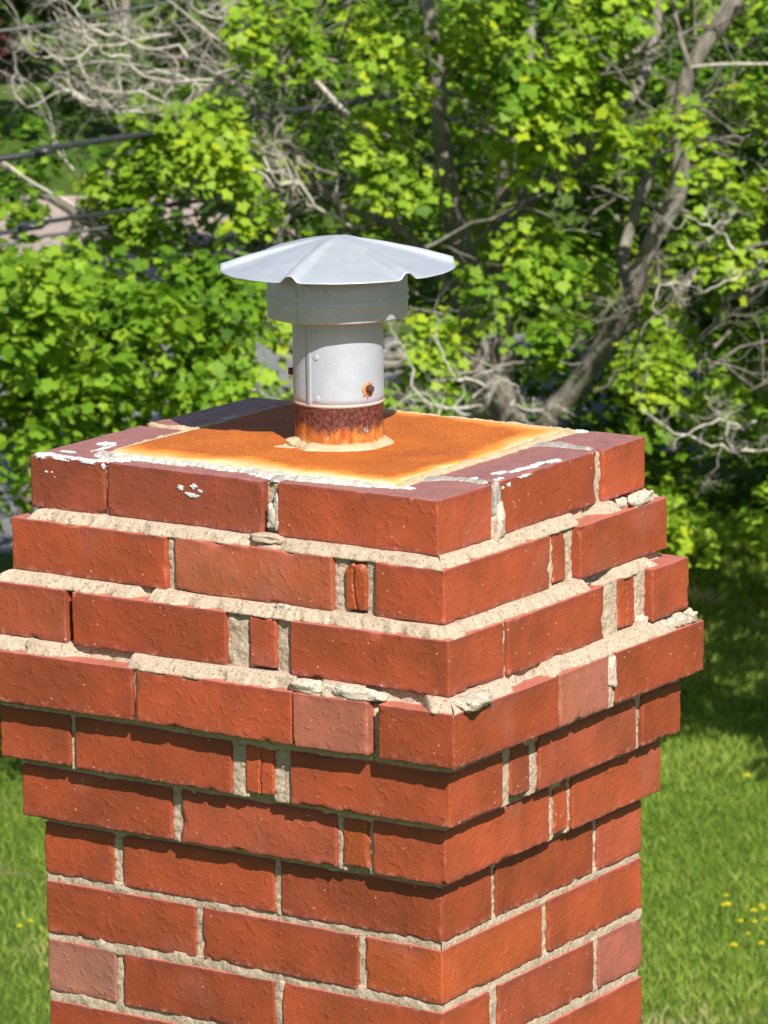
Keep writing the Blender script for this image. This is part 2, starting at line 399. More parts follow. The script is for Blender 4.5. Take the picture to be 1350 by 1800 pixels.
for c in range(14):
    e = EXP[c]; zt, zb = ZT[c], ZB[c]; top = 0. if c == 0 else 1.
    xl, xr, y0, y1 = -.5 - e, e, -e, .398 + e
    fine = c < 10
    L, R = LS[c], RS[c]; header_left = (L[0][1] - L[0][0]) < 120
    nL = len(L)
    # near corner brick (last of the left face, first of the right face)
    wl = L[-1][0] / 1000; wr = R[0][1] / 1000
    brick(wl, xr, y0, wr, zb, zt, seed, fine, top, SPECIAL.get((c, 'R', 0)) if c in (7,) else None); seed += 1
    # left corner brick
    dl = .194 if header_left else .092
    brick(xl, L[0][1] / 1000, y0, y0 + dl, zb, zt, seed, fine, top, SPECIAL.get((c, 'L', 0))); seed += 1
    for k in range(1, nL - 1):
        a, b = L[k]; sl = (b - a) < 40
        brick(a / 1000, b / 1000, y0 + (.002 if sl else 0), y0 + (.03 if sl else .092), zb + (.004 if sl else 0), zt - (.002 if sl else 0), seed, fine, top, SPECIAL.get((c, 'L', k)), 1.6 if sl else 1., crack=0 if (sl and c in (1, 4)) else None); seed += 1
    for k in range(1, len(R) - 1):
        a, b = R[k]; sl = (b - a) < 40
        brick(xr - (.03 if sl else .092), xr - (.003 if sl else 0), a / 1000, b / 1000, zb + (.003 if sl else 0), zt, seed, fine, top, SPECIAL.get((c, 'R', k)), 1.6 if sl else 1., crack=1 if (sl and c == 2) else None); seed += 1
    # right corner brick
    a, b = R[-1]; dr = .194 if (b - a) < 120 else .092
    sh = SHIFT.get((c, 'R', len(R) - 1), 0)
    brick(xr - dr, xr + sh, a / 1000, y1, zb, zt, seed, fine, top, SPECIAL.get((c, 'R', len(R) - 1))); seed += 1
    # far sides
    if header_left: brick(xl, xl + .092, y0 + .204, y1, zb, zt, seed, c == 0, top, (.20, .05, .04) if c == 0 else None)  # top-course brick coloured darker, the rain cap's shadow put into its clay
    else:
        brick(xl, xl + .092, y0 + .102, y1 - .102 + .0, zb, zt, seed, False, top); seed += 1
        brick(xl, xl + .194, y1 - .092, y1, zb, zt, seed, False, top)
    seed += 1
    bx = xl + (.102 if header_left else .204)
    while bx < xr - dr - .03:
        b2 = min(bx + .194, xr - dr - .010); brick(bx, b2, y1 - .092, y1, zb, zt, seed, c == 0, top); seed += 1; bx = b2 + .010

# mortar core, lower shaft and flue wall below the frame
def box_np(x0, x1, y0, y1, z0, z1):
    V = np.array([(x, y, z) for x in (x0, x1) for y in (y0, y1) for z in (z0, z1)], float)
    F = np.array([(0, 1, 3, 2), (4, 6, 7, 5), (0, 4, 5, 1), (2, 3, 7, 6), (0, 2, 6, 4), (1, 5, 7, 3)]); return V, F
for c in range(14):
    e = EXP[c] - .014
    zb_ = ZB[c + 1] + .001 if c < 13 else ZB[c]; zt_ = ZT[c] - .003
    v, f = box_np(-.5 - e, e, -e, .398 + e, ZB[c] - .006, zt_); mesh_np('mortar_core', v, f, MORTAR, chimney, False, loc=(-.25, .2, ZB[c]))
def mat_lower():
    s = NT('lower_brickwork'); p = s.n('TexCoord').outputs['Object']
    q = s.n('SeparateXYZ', i0=p); cb = s.n('CombineXYZ', i0=s.math('ADD', q.outputs[0], q.outputs[1]), i1=q.outputs[2])
    b = s.n('TexBrick'); s.set(b.inputs['Vector'], cb.outputs[0]); b.inputs['Scale'].default_value = 1
    b.inputs['Brick Width'].default_value = .204; b.inputs['Row Height'].default_value = .067; b.inputs['Mortar Size'].default_value = .005
    b.inputs['Color1'].default_value = (.38, .075, .035, 1); b.inputs['Color2'].default_value = (.33, .08, .045, 1); b.inputs['Mortar'].default_value = (.5, .4, .3, 1)
    return s.done(b.outputs[0], .8, s.bump(b.outputs['Fac'], -.004, 1.))
v, f = box_np(-.499, -.001, .001, .397, GZ, ZB[13] - .006)
mesh_np('lower_shaft', v, f, mat_lower(), chimney, False, loc=(-.25, .2, GZ))

# --- mortar beds -----------------------------------------------------
def bed(ci, gaps_L=(), gaps_R=(), seedn=0, pale=()):
    "mortar bed between course ci (upper) and ci+1 (lower), on the two visible faces"
    eu, el = EXP[ci], EXP[ci + 1]; zu, zl = ZB[ci], ZT[ci + 1]; ledge = el - eu
    face = min(eu, el) if ledge < -.001 else eu
    for fi, (Ltot, gaps) in enumerate(((.5 + 2 * face, gaps_L), (.398 + 2 * face, gaps_R))):
        n = int(Ltot / .0016); S = np.linspace(0, 1, n)
        if fi == 0: s_mm = (-.5 - face + S * Ltot) * 1000       # left face coordinate x
        else: s_mm = (-face + S * Ltot) * 1000                  # right face coordinate y
        g = np.zeros(n)
        for a, b in gaps: 
            wob = 4 * n1(s_mm / 1000, 300, 9)
            g = np.maximum(g, np.clip(np.minimum(s_mm - a + wob, b - s_mm + wob) / 2.5, 0, 1))
        x = s_mm / 1000 + fi * 7 + ci * 3
        if ledge > .004:
            k = .88 + .14 * n1(x, 30, 1) + .10 * n1(x, 110, 2) - .9 * np.clip(n1(x, 60, 15) - .38, 0, .5)
            k = np.clip(k, .40, 1.03) * ledge
            t = np.array([0, .01, .08, .2, .34, .48, .62, .76, .88, 1, 1.0, 1.0])
            top_out = .0005 + .0055 * (n1(x, 28, 4) * .5 + .5)
            topz = zu - .0006 + .0020 * n1(x, 38, 5)
            M = np.empty((n, len(t))); Z = np.empty((n, len(t)))
            for j, tt in enumerate(t):
                M[:, j] = top_out + (k - top_out) * tt
                Z[:, j] = topz + (zl + .0006 - topz) * tt
            # a few cracks across the bed
            for q in range(4):
                s0 = RNG.uniform(s_mm[0], s_mm[-1]) / 1000; sl = RNG.uniform(-.006, .006)
                for j in range(2, 10):
                    dd = np.abs(s_mm / 1000 - s0 - sl * t[j] - .0015 * math.sin(9 * t[j] + q))
                    M[:, j] -= .0035 * np.clip(1 - dd / .0016, 0, 1)
            M[:, 0] = -.012; Z[:, 0] = zu + .001; M[:, 1] = top_out * .6; Z[:, 1] = topz + .0003
            Z[:, -2] = zl - .0012; M[:, -2] = k - .0005; M[:, -1] = -.012; Z[:, -1] = zl - .002
            # gaps: recess to behind the upper face and drop to a thin layer
            rec = -.007 + .003 * n1(x, 90, 6)
            for j in range(2, len(t) - 1):
                tt = t[j]
                M[:, j] = M[:, j] * (1 - g) + (rec + .007 * tt * (.6 + .4 * n1(x, 70, 7))) * g
                Z[:, j] = Z[:, j] * (1 - g) + (zu - .002 + (zl - zu + .002) * min(1, tt * 1.3)) * g
            M[:, 1] = M[:, 1] * (1 - g) + rec * g
        else:
            q = np.array([-.0045, -.003, -.0015, 0, .25, .5, .75, 1.0, 1.0015, 1.003, 1.0045, 1.006])
            base = -.0022 if ledge > -.001 else -.0030
            m = base + .0010 * n1(x, 40, 1)
            M = np.empty((n, 12)); Z = np.empty((n, 12))
            zz = [-.006, -.0035, -.0015, -.0005, .2, .4, .6, .8, .0005, .0015, .0035, .006]
            for j in range(12):
                if j < 4: Z[:, j] = zu - zz[j]
                elif j < 8: Z[:, j] = zu + (zl - zu) * zz[j]
                else: Z[:, j] = zl - zz[j]
                M[:, j] = m + (.0006 * math.sin(math.pi * min(max((j - 2) / 7, 0), 1)))
            M[:, 0] = -.012; M[:, -1] = -.012
            for j in range(1, 11): M[:, j] = M[:, j] * (1 - g) + (-.011) * g
        # noise
        if fi == 0: P3 = np.stack([np.broadcast_to(x[:, None], M.shape), M, Z], -1)
        else: P3 = np.stack([M, np.broadcast_to(x[:, None], M.shape), Z], -1)
        nz = .0011 * vn(P3, 70, 11) + .0007 * vn(P3, 170, 12) + .0004 * vn(P3, 480, 13)
        M[:, 1:-1] += nz[:, 1:-1]; Z[:, 2:-2] += .5 * nz[:, 2:-2]
        # positions with mitred corners
        a0 = -.5 - eu - M if fi == 0 else -eu - M
        a1 = eu + M if fi == 0 else .398 + eu + M
        if ledge < -.001:
            a0 = (-.5 - face - M) if fi == 0 else (-face - M); a1 = (face + M) if fi == 0 else (.398 + face + M)
            eo = face
        else: eo = eu
        along = a0 + (a1 - a0) * S[:, None]
        if fi == 0: V = np.stack([along, -eo - M, Z], -1)
        else: V = np.stack([eo + M, along, Z], -1)
        V = V.reshape(-1, 3); F = grid_faces(n, M.shape[1])
        if fi == 1: pass
        mesh_np('mortar_bed', V, F, MORTAR, chimney, True, loc=(-.25, .2, zl))
bed(0, [(-510, -487)], [(245, 300), (322, 405)])
bed(1, [(-352, -328)], [(238, 300), (372, 430)])
bed(2, [(-434, -352), (-148, -112), (-62, 5)], [(70, 140), (380, 400), (418, 440)])
bed(3); bed(4); bed(5)
for c in range(6, 13): bed(c)

# --- vertical joints --------------------------------------------------
def head_joint(c, fi, a, b, depth=None, pale=False, zcut=0):
    e = EXP[c]; zt, zb = ZT[c] + .003, ZB[c] - .004
    if c == 0: zt = ZT[c] - .002
    if zcut: zb, zt = ZB[c] + (ZT[c] - ZB[c]) * zcut[0], ZB[c] + (ZT[c] - ZB[c]) * zcut[1]
    a, b = a / 1000 - .003, b / 1000 + .003
    nu = max(6, int((b - a) / .0016)); nv = max(6, int((zt - zb) / .0016))
    U, W = np.meshgrid(np.linspace(a, b, nu), np.linspace(zb, zt, nv), indexing='ij')
    if depth is None: depth = -.0028 if c > 5 else -.0045
    P = np.stack([U + fi * 9, W + c, U * 0], -1)
    m = depth + .0012 * vn(P, 70, 21) + .0009 * vn(P, 200, 22) + .0006 * vn(P, 500, 23)
    tt = (U - a) / (b - a); m = m - .0015 * np.abs(tt * 2 - 1) ** 3
    U2 = U + .0008 * vn(P, 120, 24)
    front = np.stack([U2, -(e + m), W], -1) if fi == 0 else np.stack([e + m, U2, W], -1)
    # skirt back
    m[0, :] = m[-1, :] = -.013; m[:, 0] = m[:, -1] = -.013
    front = np.stack([U2, -(e + m), W], -1) if fi == 0 else np.stack([e + m, U2, W], -1)
    mesh_np('mortar_joint', front.reshape(-1, 3), grid_faces(nu, nv), MORTAR_PALE if pale else MORTAR, chimney, True, loc=(-.25, .2, zb))
DEPTH = {(0, 0, 1): -.009, (2, 0, 0): -.013, (3, 0, 2): -.013, (0, 1, 0): -.010, (0, 1, 1): -.004, (1, 1, 1): -.006, (2, 1, 1): -.005,
         (2, 0, 1): -.006, (2, 0, 2): -.006, (1, 0, 1): -.006, (1, 0, 2): -.006, (3, 0, 1): -.012, (3, 1, 1): -.003}
for c in range(14):
    for fi, S in ((0, LS[c]), (1, RS[c])):
        for k in range(len(S) - 1):
            if (c, fi, k) in ((2, 0, 0), (3, 0, 2), (3, 0, 1)): continue
            head_joint(c, fi, S[k][1], S[k + 1][0], DEPTH.get((c, fi, k)), pale=(c, fi, k) == (0, 1, 0))
# --- loose lumps of mortar -------------------------------------------
def lump(name, ctr, size, seed, mat=MORTAR_PALE, parent=chimney, rz=0, rough=.28):
    n = 18; th = np.linspace(0, math.pi, n); ph = np.linspace(0, 2 * math.pi, 2 * n, endpoint=False)
    P, T = np.meshgrid(ph, th, indexing='ij'); D = np.stack([np.sin(T) * np.cos(P), np.sin(T) * np.sin(P), np.cos(T)], -1)
    Q = D + seed * 3.7
    r = 1 + rough * vn(Q, 1.6, 31) + rough * .55 * vn(Q, 4, 32) + rough * .25 * vn(Q, 10, 33)
    D2 = np.sign(D) * np.abs(D) ** .72
    X = D2 * r[..., None] * np.array(size) / 2
    c, s = math.cos(rz), math.sin(rz); X = np.stack([X[..., 0] * c - X[..., 1] * s, X[..., 0] * s + X[..., 1] * c, X[..., 2]], -1)
    return mesh_np(name, X.reshape(-1, 3) + np.array(ctr), grid_faces(2 * n, n, True), mat, parent, True, loc=ctr)
lump('mortar_chunk', (.0150, .372, .3955), (.016, .048, .0150), 1, rz=.1)
lump('mortar_chunk', (.010, .338, .3950), (.010, .016, .0115), 2)
lump('mortar_chunk', (.0475, -.008, .2612), (.022, .052, .0150), 3, rz=.08)
lump('mortar_chunk', (-.066, -.040, .2608), (.050, .016, .0120), 4)
lump('mortar_chunk', (-.128, -.040, .2606), (.044, .016, .0125), 5)
lump('mortar_chunk', (-.083, -.0385, .2610), (.030, .018, .0125), 6)
lump('mortar_chunk', (-.105, -.0375, .2605), (.036, .012, .0110), 61)
lump('mortar_chunk', (.043, .425, .2612), (.014, .018, .0145), 7)
lump('mortar_chunk', (.042, .405, .2600), (.012, .018, .0125), 8)
lump('mortar_chunk', (.041, .385, .2600), (.012, .022, .0120), 9)
lump('mortar_chunk', (.030, .344, .2650), (.010, .020, .0230), 10)
lump('mortar_chunk', (.0035, .1045, .4160), (.016, .016, .036), 11, rz=.2, rough=.38)
lump('mortar_chunk', (.0010, .1035, .4400), (.012, .013, .034), 12, mat=CAULK_G)
lump('mortar_chunk', (-.1965, .0015, .4210), (.012, .012, .026), 13)
lump('mortar_chunk', (-.1915, .0020, .4250), (.008, .010, .040), 14, mat=CAULK_G)
lump('mortar_chunk', (-.198, -.0055, .3985), (.038, .016, .0090), 15, mat=MORTAR)
lump('mortar_chunk', (.0455, .256, .2350), (.010, .014, .034), 16)
lump('mortar_chunk', (-.1705, -.0225, .3320), (.016, .006, .010), 17, rough=.4)

# --- cap plate, caulk and paint ---------------------------------------
PZ = .4563
nx, ny = 90, 90
X, Y = np.meshgrid(np.linspace(-.432, -.076, nx), np.linspace(.030, .386, ny), indexing='ij')
P = np.stack([X, Y, X * 0], -1)
Z = PZ + .0030 + .0011 * vn(P, 9, 41) + .0003 * vn(P, 60, 42)
edge = (X <= -.4319) | (X >= -.0761) | (Y <= .0301) | (Y >= .3859)
Z = np.where(edge, PZ - .002, Z)
mesh_np('cover_plate', np.stack([X, Y, Z], -1).reshape(-1, 3), grid_faces(nx, ny), RUST_PLATE, chimney, True, loc=(-.254, .208, PZ))['label'] = 'orange rusted metal plate covering the chimney top'
def ribbon(name, pts, width, height, mat, seed=0, parent=chimney, n=None, rag=.35):
    pts = np.asarray(pts, float); Lg = np.sum(np.linalg.norm(np.diff(pts, axis=0), axis=1))
    n = n or int(Lg / .0016) + 4
    C = spline(pts, n); T = np.gradient(C, axis=0); T /= np.linalg.norm(T, axis=1)[:, None]
    up = np.array([0, 0, 1.]); S = np.cross(T, up); S /= np.linalg.norm(S, axis=1)[:, None] + 1e-9
    w_ = np.interp(np.linspace(0, 1, n), np.linspace(0, 1, len(width)), width) if hasattr(width, '__len__') else np.full(n, width)
    K = 13; t = np.linspace(-1, 1, K)
    d = np.linspace(0, Lg, n); x = d + seed * 5.1
    wl = w_ * (1 + rag * n1(x, 60, 1) + rag * .6 * n1(x, 220, 2)); wr = w_ * (1 + rag * n1(x, 55, 3) + rag * .6 * n1(x, 240, 4))
    V = np.empty((n, K, 3))
    for j, tt in enumerate(t):
        ww = np.where(tt < 0, wl, wr) * tt / 2
        V[:, j] = C + S * ww[:, None]
        P3 = V[:, j] + seed
        hh = height * (max(0, 1 - abs(tt) ** 2.2)) * (1 + .5 * vn(P3, 110, 5) + .35 * vn(P3, 320, 6)) 
        V[:, j, 2] += np.clip(hh, 0, None) - (.0015 if abs(tt) > .99 else 0)
    taper = np.clip(np.minimum(d, Lg - d) / .004, .05, 1)
    V = C[:, None] + (V - C[:, None]) * taper[:, None, None]
    return mesh_np(name, V.reshape(-1, 3), grid_faces(n, K)[:, ::-1], mat, parent, True, loc=pts[0])
z = PZ
ribbon('caulk_bead', [(-.442, .030, z), (-.40, .033, z + .001), (-.33, .030, z + .001), (-.26, .029, z + .001), (-.20, .027, z + .001), (-.13, .028, z + .001), (-.066, .030, z)], [.020, .026, .014, .018, .024, .016, .012], .0024, CAULK, 1, rag=.6)
ribbon('caulk_bead', [(-.44, .034, z), (-.405, .024, z + .001), (-.37, .026, z), (-.32, .022, z)], [.014, .016, .012, .005], .0035, CAULK, 2)
ribbon('caulk_bead', [(-.19, .020, z), (-.165, .018, z + .001), (-.13, .0205, z), (-.09, .021, z)], [.018, .012, .012, .005], .0028, CAULK, 3)
ribbon('caulk_bead', [(-.068, .028, z), (-.072, .08, z + .001), (-.074, .15, z + .001), (-.074, .25, z + .001), (-.076, .33, z + .001), (-.078, .390, z)], [.014, .014, .011, .012, .012, .016], .0028, CAULK_B, 4)
ribbon('caulk_bead', [(-.434, .05, z), (-.436, .12, z + .001), (-.435, .2, z + .001), (-.436, .30, z + .001), (-.433, .385, z)], .006, .0020, CAULK_B, 5)
ribbon('caulk_bead', [(-.43, .388, z), (-.3, .389, z + .001), (-.2, .389, z + .001), (-.08, .390, z)], .006, .0022, CAULK_B, 6)
ribbon('silicone_smear', [(-.076, .078, z), (-.05, .098, z), (-.025, .102, z), (-.004, .101, z - .0005)], [.020, .018, .012, .010], .0020, CAULK_G, 7)
ribbon('silicone_smear', [(-.080, .300, z), (-.055, .312, z), (-.03, .310, z), (-.006, .306, z - .0005)], [.030, .028, .018, .012], .0022, CAULK_G, 8)
ribbon('silicone_smear', [(-.206, .024, z), (-.199, .012, z), (-.1965, .002, z - .001)], [.020, .018, .010], .0022, CAULK_G, 9)
ribbon('silicone_smear', [(-.404, .036, z), (-.4045, .020, z), (-.4045, .000, z - .0008)], [.020, .018, .008], .0026, CAULK, 10)
ribbon('silicone_smear', [(-.500, .200, z), (-.48, .198, z), (-.455, .200, z), (-.437, .202, z)], [.006, .009, .012, .008], .0022, CAULK_B, 11)
def flake(face, u, v, ru, rv, seed, n=54, t=.00035):
    "thin ragged paint flake lying on a face: 'T' top of course, 'L' left face, 'R' right face (plane of course 1)"
    a = np.linspace(0, 2 * math.pi, n, endpoint=False)
    r = .9 + .45 * n1(a + seed * 9, 1.4, 1) + .4 * n1(a + seed * 5, 4, 2) + .3 * n1(a + seed * 3, 9, 2)
    U = u + ru * r * np.cos(a); Wv = v + rv * r * np.sin(a)
    def mk(k, off):
        if face == 'T': return np.stack([U * k + u * (1 - k), Wv * k + v * (1 - k), np.full(n, PZ + .0006 + off)], -1)
        if face == 'L': return np.stack([U * k + u * (1 - k), np.full(n, -.0034 - off), Wv * k + v * (1 - k)], -1)
        return np.stack([np.full(n, .0034 + off), U * k + u * (1 - k), Wv * k + v * (1 - k)], -1)
    rings = [mk(1, -.0015), mk(.97, t * .6), mk(.6, t), mk(.02, t)]
    V = np.stack(rings, 1).reshape(-1, 3)
    mesh_np('paint_flake', V, grid_faces(n, 4, True), PAINT, chimney, False, loc=V.mean(0))
# along the upper left arris
for i, (u, v, a, b) in enumerate([(-.492, .006, .011, .008), (-.470, .004, .014, .006), (-.448, .003, .012, .005), (-.428, .002, .012, .004), (-.478, .028, .010, .003),
                                  (-.412, .012, .012, .010), (-.395, .018, .010, .012), (-.470, .085, .008, .010), (-.455, .060, .003, .02), (-.440, .28, .010, .016),
                                  (-.022, .150, .005, .012), (-.012, .172, .005, .018), (-.009, .192, .005, .012), (-.012, .210, .005, .014), (-.008, .232, .006, .012),
                                  (-.004, .118, .003, .003), (-.006, .126, .003, .003), (-.028, .112, .004, .006), (-.075, .392, .012, .008), (-.061, .036, .012, .008), (-.21, .012, .008, .004)]):
    flake('T', u, v, a, b, i)
for i, (u, v, a, b) in enumerate([(-.309, .4395, .0045, .003), (-.292, .4420, .004, .0028), (-.284, .438, .003, .0018), (-.294, .4330, .007, .0028), (-.302, .4345, .002, .0015),
                                  (-.481, .4400, .002, .0012), (-.474, .4400, .0015, .001), (-.488, .4545, .008, .0018), (-.462, .4545, .012, .0014), (-.430, .4545, .010, .0013), (-.407, .452, .002, .003)]):
    flake('L', u, v, a, b, 40 + i)
for i, (u, v, a, b) in enumerate([(.117, .4490, .003, .0018), (.129, .4500, .0035, .002), (.160, .4540, .014, .0014)]):
    flake('R', u, v, a, b, 60 + i)

# ------------------------------------------------------------------ flue vent
AX, AY = -.25, .2
vent = empty('flue_vent', (AX, AY, PZ))
tag(vent, 'round galvanised metal flue pipe with a ribbed conical rain cap, on the rusty plate', 'chimney vent')
def lathe(name, prof, mat, parent=vent, n=96, wob=0, seed=0):
    prof = np.array(prof); a = np.linspace(0, 2 * math.pi, n, endpoint=False)
    r = prof[:, 0][None, :] + 0 * a[:, None]
    if wob:
        Q = np.stack([np.cos(a)[:, None] * r * 1, np.sin(a)[:, None] * r, prof[:, 1][None, :] + 0 * r], -1)
        r = r + wob * vn(Q, 60, seed)
    V = np.stack([AX + r * np.cos(a)[:, None], AY + r * np.sin(a)[:, None], PZ + prof[:, 1][None, :] + 0 * r], -1)
    return mesh_np(name, V.reshape(-1, 3), grid_faces(n, len(prof), True), mat, parent, True, loc=(AX, AY, PZ))
lathe('base_collar', [(.0462, -.004), (.0464, .045), (.0470, .0468), (.0481, .0478), (.0482, .0490), (.0478, .0502), (.0450, .0510)], RUST_PIPE, wob=.0003)['label'] = 'rust-eaten lower ring of the flue pipe'
lathe('pipe', [(.0430, .048), (.0476, .0500), (.0476, .056), (.0474, .10), (.0476, .150), (.0470, .190), (.043, .19), (.043, .052)], GALV, wob=.0003, seed=2)
lathe('wind_collar', [(.0722, .1395), (.0730, .1385), (.0734, .1400), (.0734, .1500), (.0736, .1535), (.0752, .1560), (.0740, .1590), (.0736, .1605), (.0750, .1630), (.0738, .1660), (.0732, .1690), (.0733, .1880), (.0722, .1884), (.0722, .1395)], GALV, wob=.0002, seed=3)
# sealant ring round the foot
a = np.linspace(0, 2 * math.pi, 140, endpoint=False); prof = np.array([(-.002, .003), (-.001, .0065), (.002, .0052), (.0045, .0032), (.007, .0012), (.0085, -.0015)])
V = []
for k, (dr, dz) in enumerate(prof):
    rr = .0468 + dr * (1 + .35 * n1(a, 3, 1) + .2 * n1(a, 9, 2)) + (.003 if k > 2 else 0) * np.clip(n1(a + 4, 2.2, 4), 0, 1)
    V.append(np.stack([AX + rr * np.cos(a), AY + rr * np.sin(a), PZ + .003 + dz * (1 + .3 * n1(a, 8, 5)) + 0 * a], -1))
mesh_np('sealant_ring', np.stack(V, 1).reshape(-1, 3), grid_faces(140, 6, True), CAULK_B, vent, True, loc=(AX, AY, PZ))
def vang(deg):   # angle measured from the camera side, positive to the right
    t = math.radians(deg) + ROT[2]; return np.array([math.sin(t), -math.cos(t), 0])
def rimpt(deg, r, z): return np.array([AX, AY, PZ + z]) + vang(deg) * r
ribbon('sealant_tongue', [rimpt(-62, .050, .0035), rimpt(-66, .057, .0035), rimpt(-70, .064, .0030), rimpt(-73, .072, .0030)], [.014, .012, .005, .002], .0028, CAULK_B, 20, vent)
lump('sealant_blob', tuple(rimpt(-68, .051, .0075)), (.015, .018, .010), 21, CAULK_B, vent, rough=.15)
# rain cap: cone with six ribs
nr_, na_ = 40, 720
A = np.linspace(0, 2 * math.pi, na_, endpoint=False); RR = np.linspace(0, 1, nr_)
Rm = .1235
def cap_z(r, th):
    ribw = math.radians(9.5) 
    k = np.zeros_like(th); ang = (np.degrees(th) - 37 + 30) % 60 - 30      # signed distance to the nearest rib
    arc = np.radians(ang) * np.maximum(r, .02)
    wid = .0040 + .0034 * r / Rm
    bump = np.exp(-np.abs(arc / wid) ** 3.2)
    amp = .0064 * np.clip((r - .010) / .085, 0, 1) ** .75
    q = r / Rm
    z = .2215 - .0355 * np.sqrt(q * q + .012) + .0039 + amp * bump
    z = z - .0010 * np.clip(r / Rm, 0, 1) ** 4
    return z
G, TH = np.meshgrid(RR, A, indexing='xy')      # (na, nr)
ang = (np.degrees(TH) - 37 + 30) % 60 - 30
rim = 1 - .012 * np.exp(-(ang / 4.5) ** 2)
r = G * Rm * rim
z = cap_z(r, TH) + .0004 * vn(np.stack([r * np.cos(TH), r * np.sin(TH), r * 0], -1), 60, 9)
tw = TH + ROT[2]
top = np.stack([AX + r * np.sin(tw), AY - r * np.cos(tw), PZ + z], -1)
bot = top.copy(); bot[..., 2] -= .0009
V = np.concatenate([top, bot[:, ::-1]], 1)
mesh_np('rain_cap', V.reshape(-1, 3), grid_faces(na_, 2 * nr_, True), GALV_L, vent, True, loc=(AX, AY, PZ + .19))
# struts between collar and cap
for dg in (-150, -30, 90):
    v_, f_ = tube_np([rimpt(dg, .071, .16), rimpt(dg, .071, .19), rimpt(dg, .072, .199)], .0025, 8); mesh_np('cap_strut', v_, f_, GALV, vent, loc=tuple(rimpt(dg, .071, .16)))
# seams, rivets, bolts
def seam(deg, r, z0, z1, name='seam'):
    zz = np.linspace(z0, z1, 12); P0 = []
    prof = [(-.0060, .0000), (-.0056, .0007), (.0, .0008), (.0006, .0008), (.0007, .0)]
    V = np.array([[rimpt(deg + math.degrees(dx / r), r + dz, q) for dx, dz in prof] for q in zz])
    mesh_np(name, V.reshape(-1, 3), grid_faces(12, 5)[:, ::-1], GALV, vent, False, loc=tuple(rimpt(deg, r, z0)))
seam(-37, .0477, .0502, .139); seam(-30, .0735, .1395, .188)
def rivet(deg, r, z, R=.0028, h=.0010, mat=GALV, name='rivet'):
    o = rimpt(deg, r, z); nrm = vang(deg); tx = np.array([-nrm[1], nrm[0], 0]); up = np.array([0, 0, 1.])
    V = []; K = 16
    for rr_, hh in ((1.15, -.0004), (1.0, .7), (.72, 1.0), (.55, .75), (.3, .7), (.02, .7)):
        for k in range(K):
            t = k * 2 * math.pi / K; V.append(o + (tx * math.cos(t) + up * math.sin(t)) * R * rr_ + nrm * (hh * h if hh > 0 else hh))
    V = np.array(V).reshape(6, K, 3).transpose(1, 0, 2)
    mesh_np(name, V.reshape(-1, 3), grid_faces(K, 6, True), mat, vent, True, loc=tuple(o))
for dg, zz in ((-28, .125), (-28, .100), (-27, .0565)): rivet(dg, .0476, zz)
for dg, zz in ((-24.5, .176), (-23.5, .150)): rivet(dg, .0738, zz)
rivet(-8, .0736, .170)
# rusty bolts: hex head with washer and streak
def bolt(deg, r, z, hh=.006, R=.0052):
    o = rimpt(deg, r, z); nrm = vang(deg); tx = np.array([-nrm[1], nrm[0], 0]); up = np.array([0, 0, 1.]); K = 6
    V = []
    for k2, (rr_, h2) in enumerate(((1.0, -.001), (1.0, hh * .8), (.8, hh), (.02, hh))):
        for k in range(K): t = k * 2 * math.pi / K + .3; V.append(o + (tx * math.cos(t) + up * math.sin(t)) * R * rr_ + nrm * h2)
    V = np.array(V).reshape(4, K, 3).transpose(1, 0, 2)
    mesh_np('bolt', V.reshape(-1, 3), grid_faces(K, 4, True), RUST_BOLT, vent, False, loc=tuple(o))
    # stain: a thin crust spreading down the sheet
    n = 30; a = np.linspace(0, 2 * math.pi, n, endpoint=False); rr_ = 1 + .3 * n1(a, 3, 4)
    du = .0075 * rr_ * np.cos(a) - .001; dv = .0075 * rr_ * np.sin(a); dv = np.where(dv < 0, dv * 1.5, dv)
    rings = []
    for k, off in ((1, -.0002), (.92, .0004), (.02, .0005)):
        rings.append(np.array([rimpt(deg + math.degrees(u * k / r), r + off, z + v_ * k) for u, v_ in zip(du, dv)]))
    V = np.stack(rings, 1)
    mesh_np('rust_stain', V.reshape(-1, 3), grid_faces(n, 3, True), RUST_STAIN, vent, True, loc=tuple(o))
bolt(41, .0475, .066, .006, .0042); bolt(-92, .0475, .079, .005, .0042)

# ------------------------------------------------------------------ leaves
LA = np.radians([-90, -52, -25, 15, 48, 90, 132, 165, 205, 232]); LR = np.array([.34, .84, .68, 1.0, .70, 1.10, .70, 1.0, .68, .84])
LV = np.concatenate([[[0, 0, 0]], np.stack([LR * np.cos(LA), LR * np.sin(LA), -.16 * LR ** 2], -1)])
LF = np.array([(0, i, i % 10 + 1) for i in range(1, 11)])
def unit(v): return v / (np.linalg.norm(v, axis=-1, keepdims=True) + 1e-9)
def leaves(C, N, size, tint):
    n = len(C); N = unit(N)
    d = unit(RNG.normal(size=(n, 3)) + np.array([0, 0, -.9]))            # tips hang down
    Yv = unit(d - N * np.sum(d * N, 1)[:, None]); Xv = np.cross(Yv, N)
    s = np.asarray(size)[:, None, None]
    wv = RNG.uniform(.75, 1.05, n)[:, None, None]; curl = RNG.uniform(-.6, 1.6, n)[:, None, None]
    V = C[:, None] + s * (LV[None, :, 0:1] * wv * Xv[:, None] + LV[None, :, 1:2] * Yv[:, None] + LV[None, :, 2:3] * curl * N[:, None])
    F = LF[None] + (np.arange(n) * 11)[:, None, None]
    return V.reshape(-1, 3), F.reshape(-1, 3), np.repeat(tint, 11)
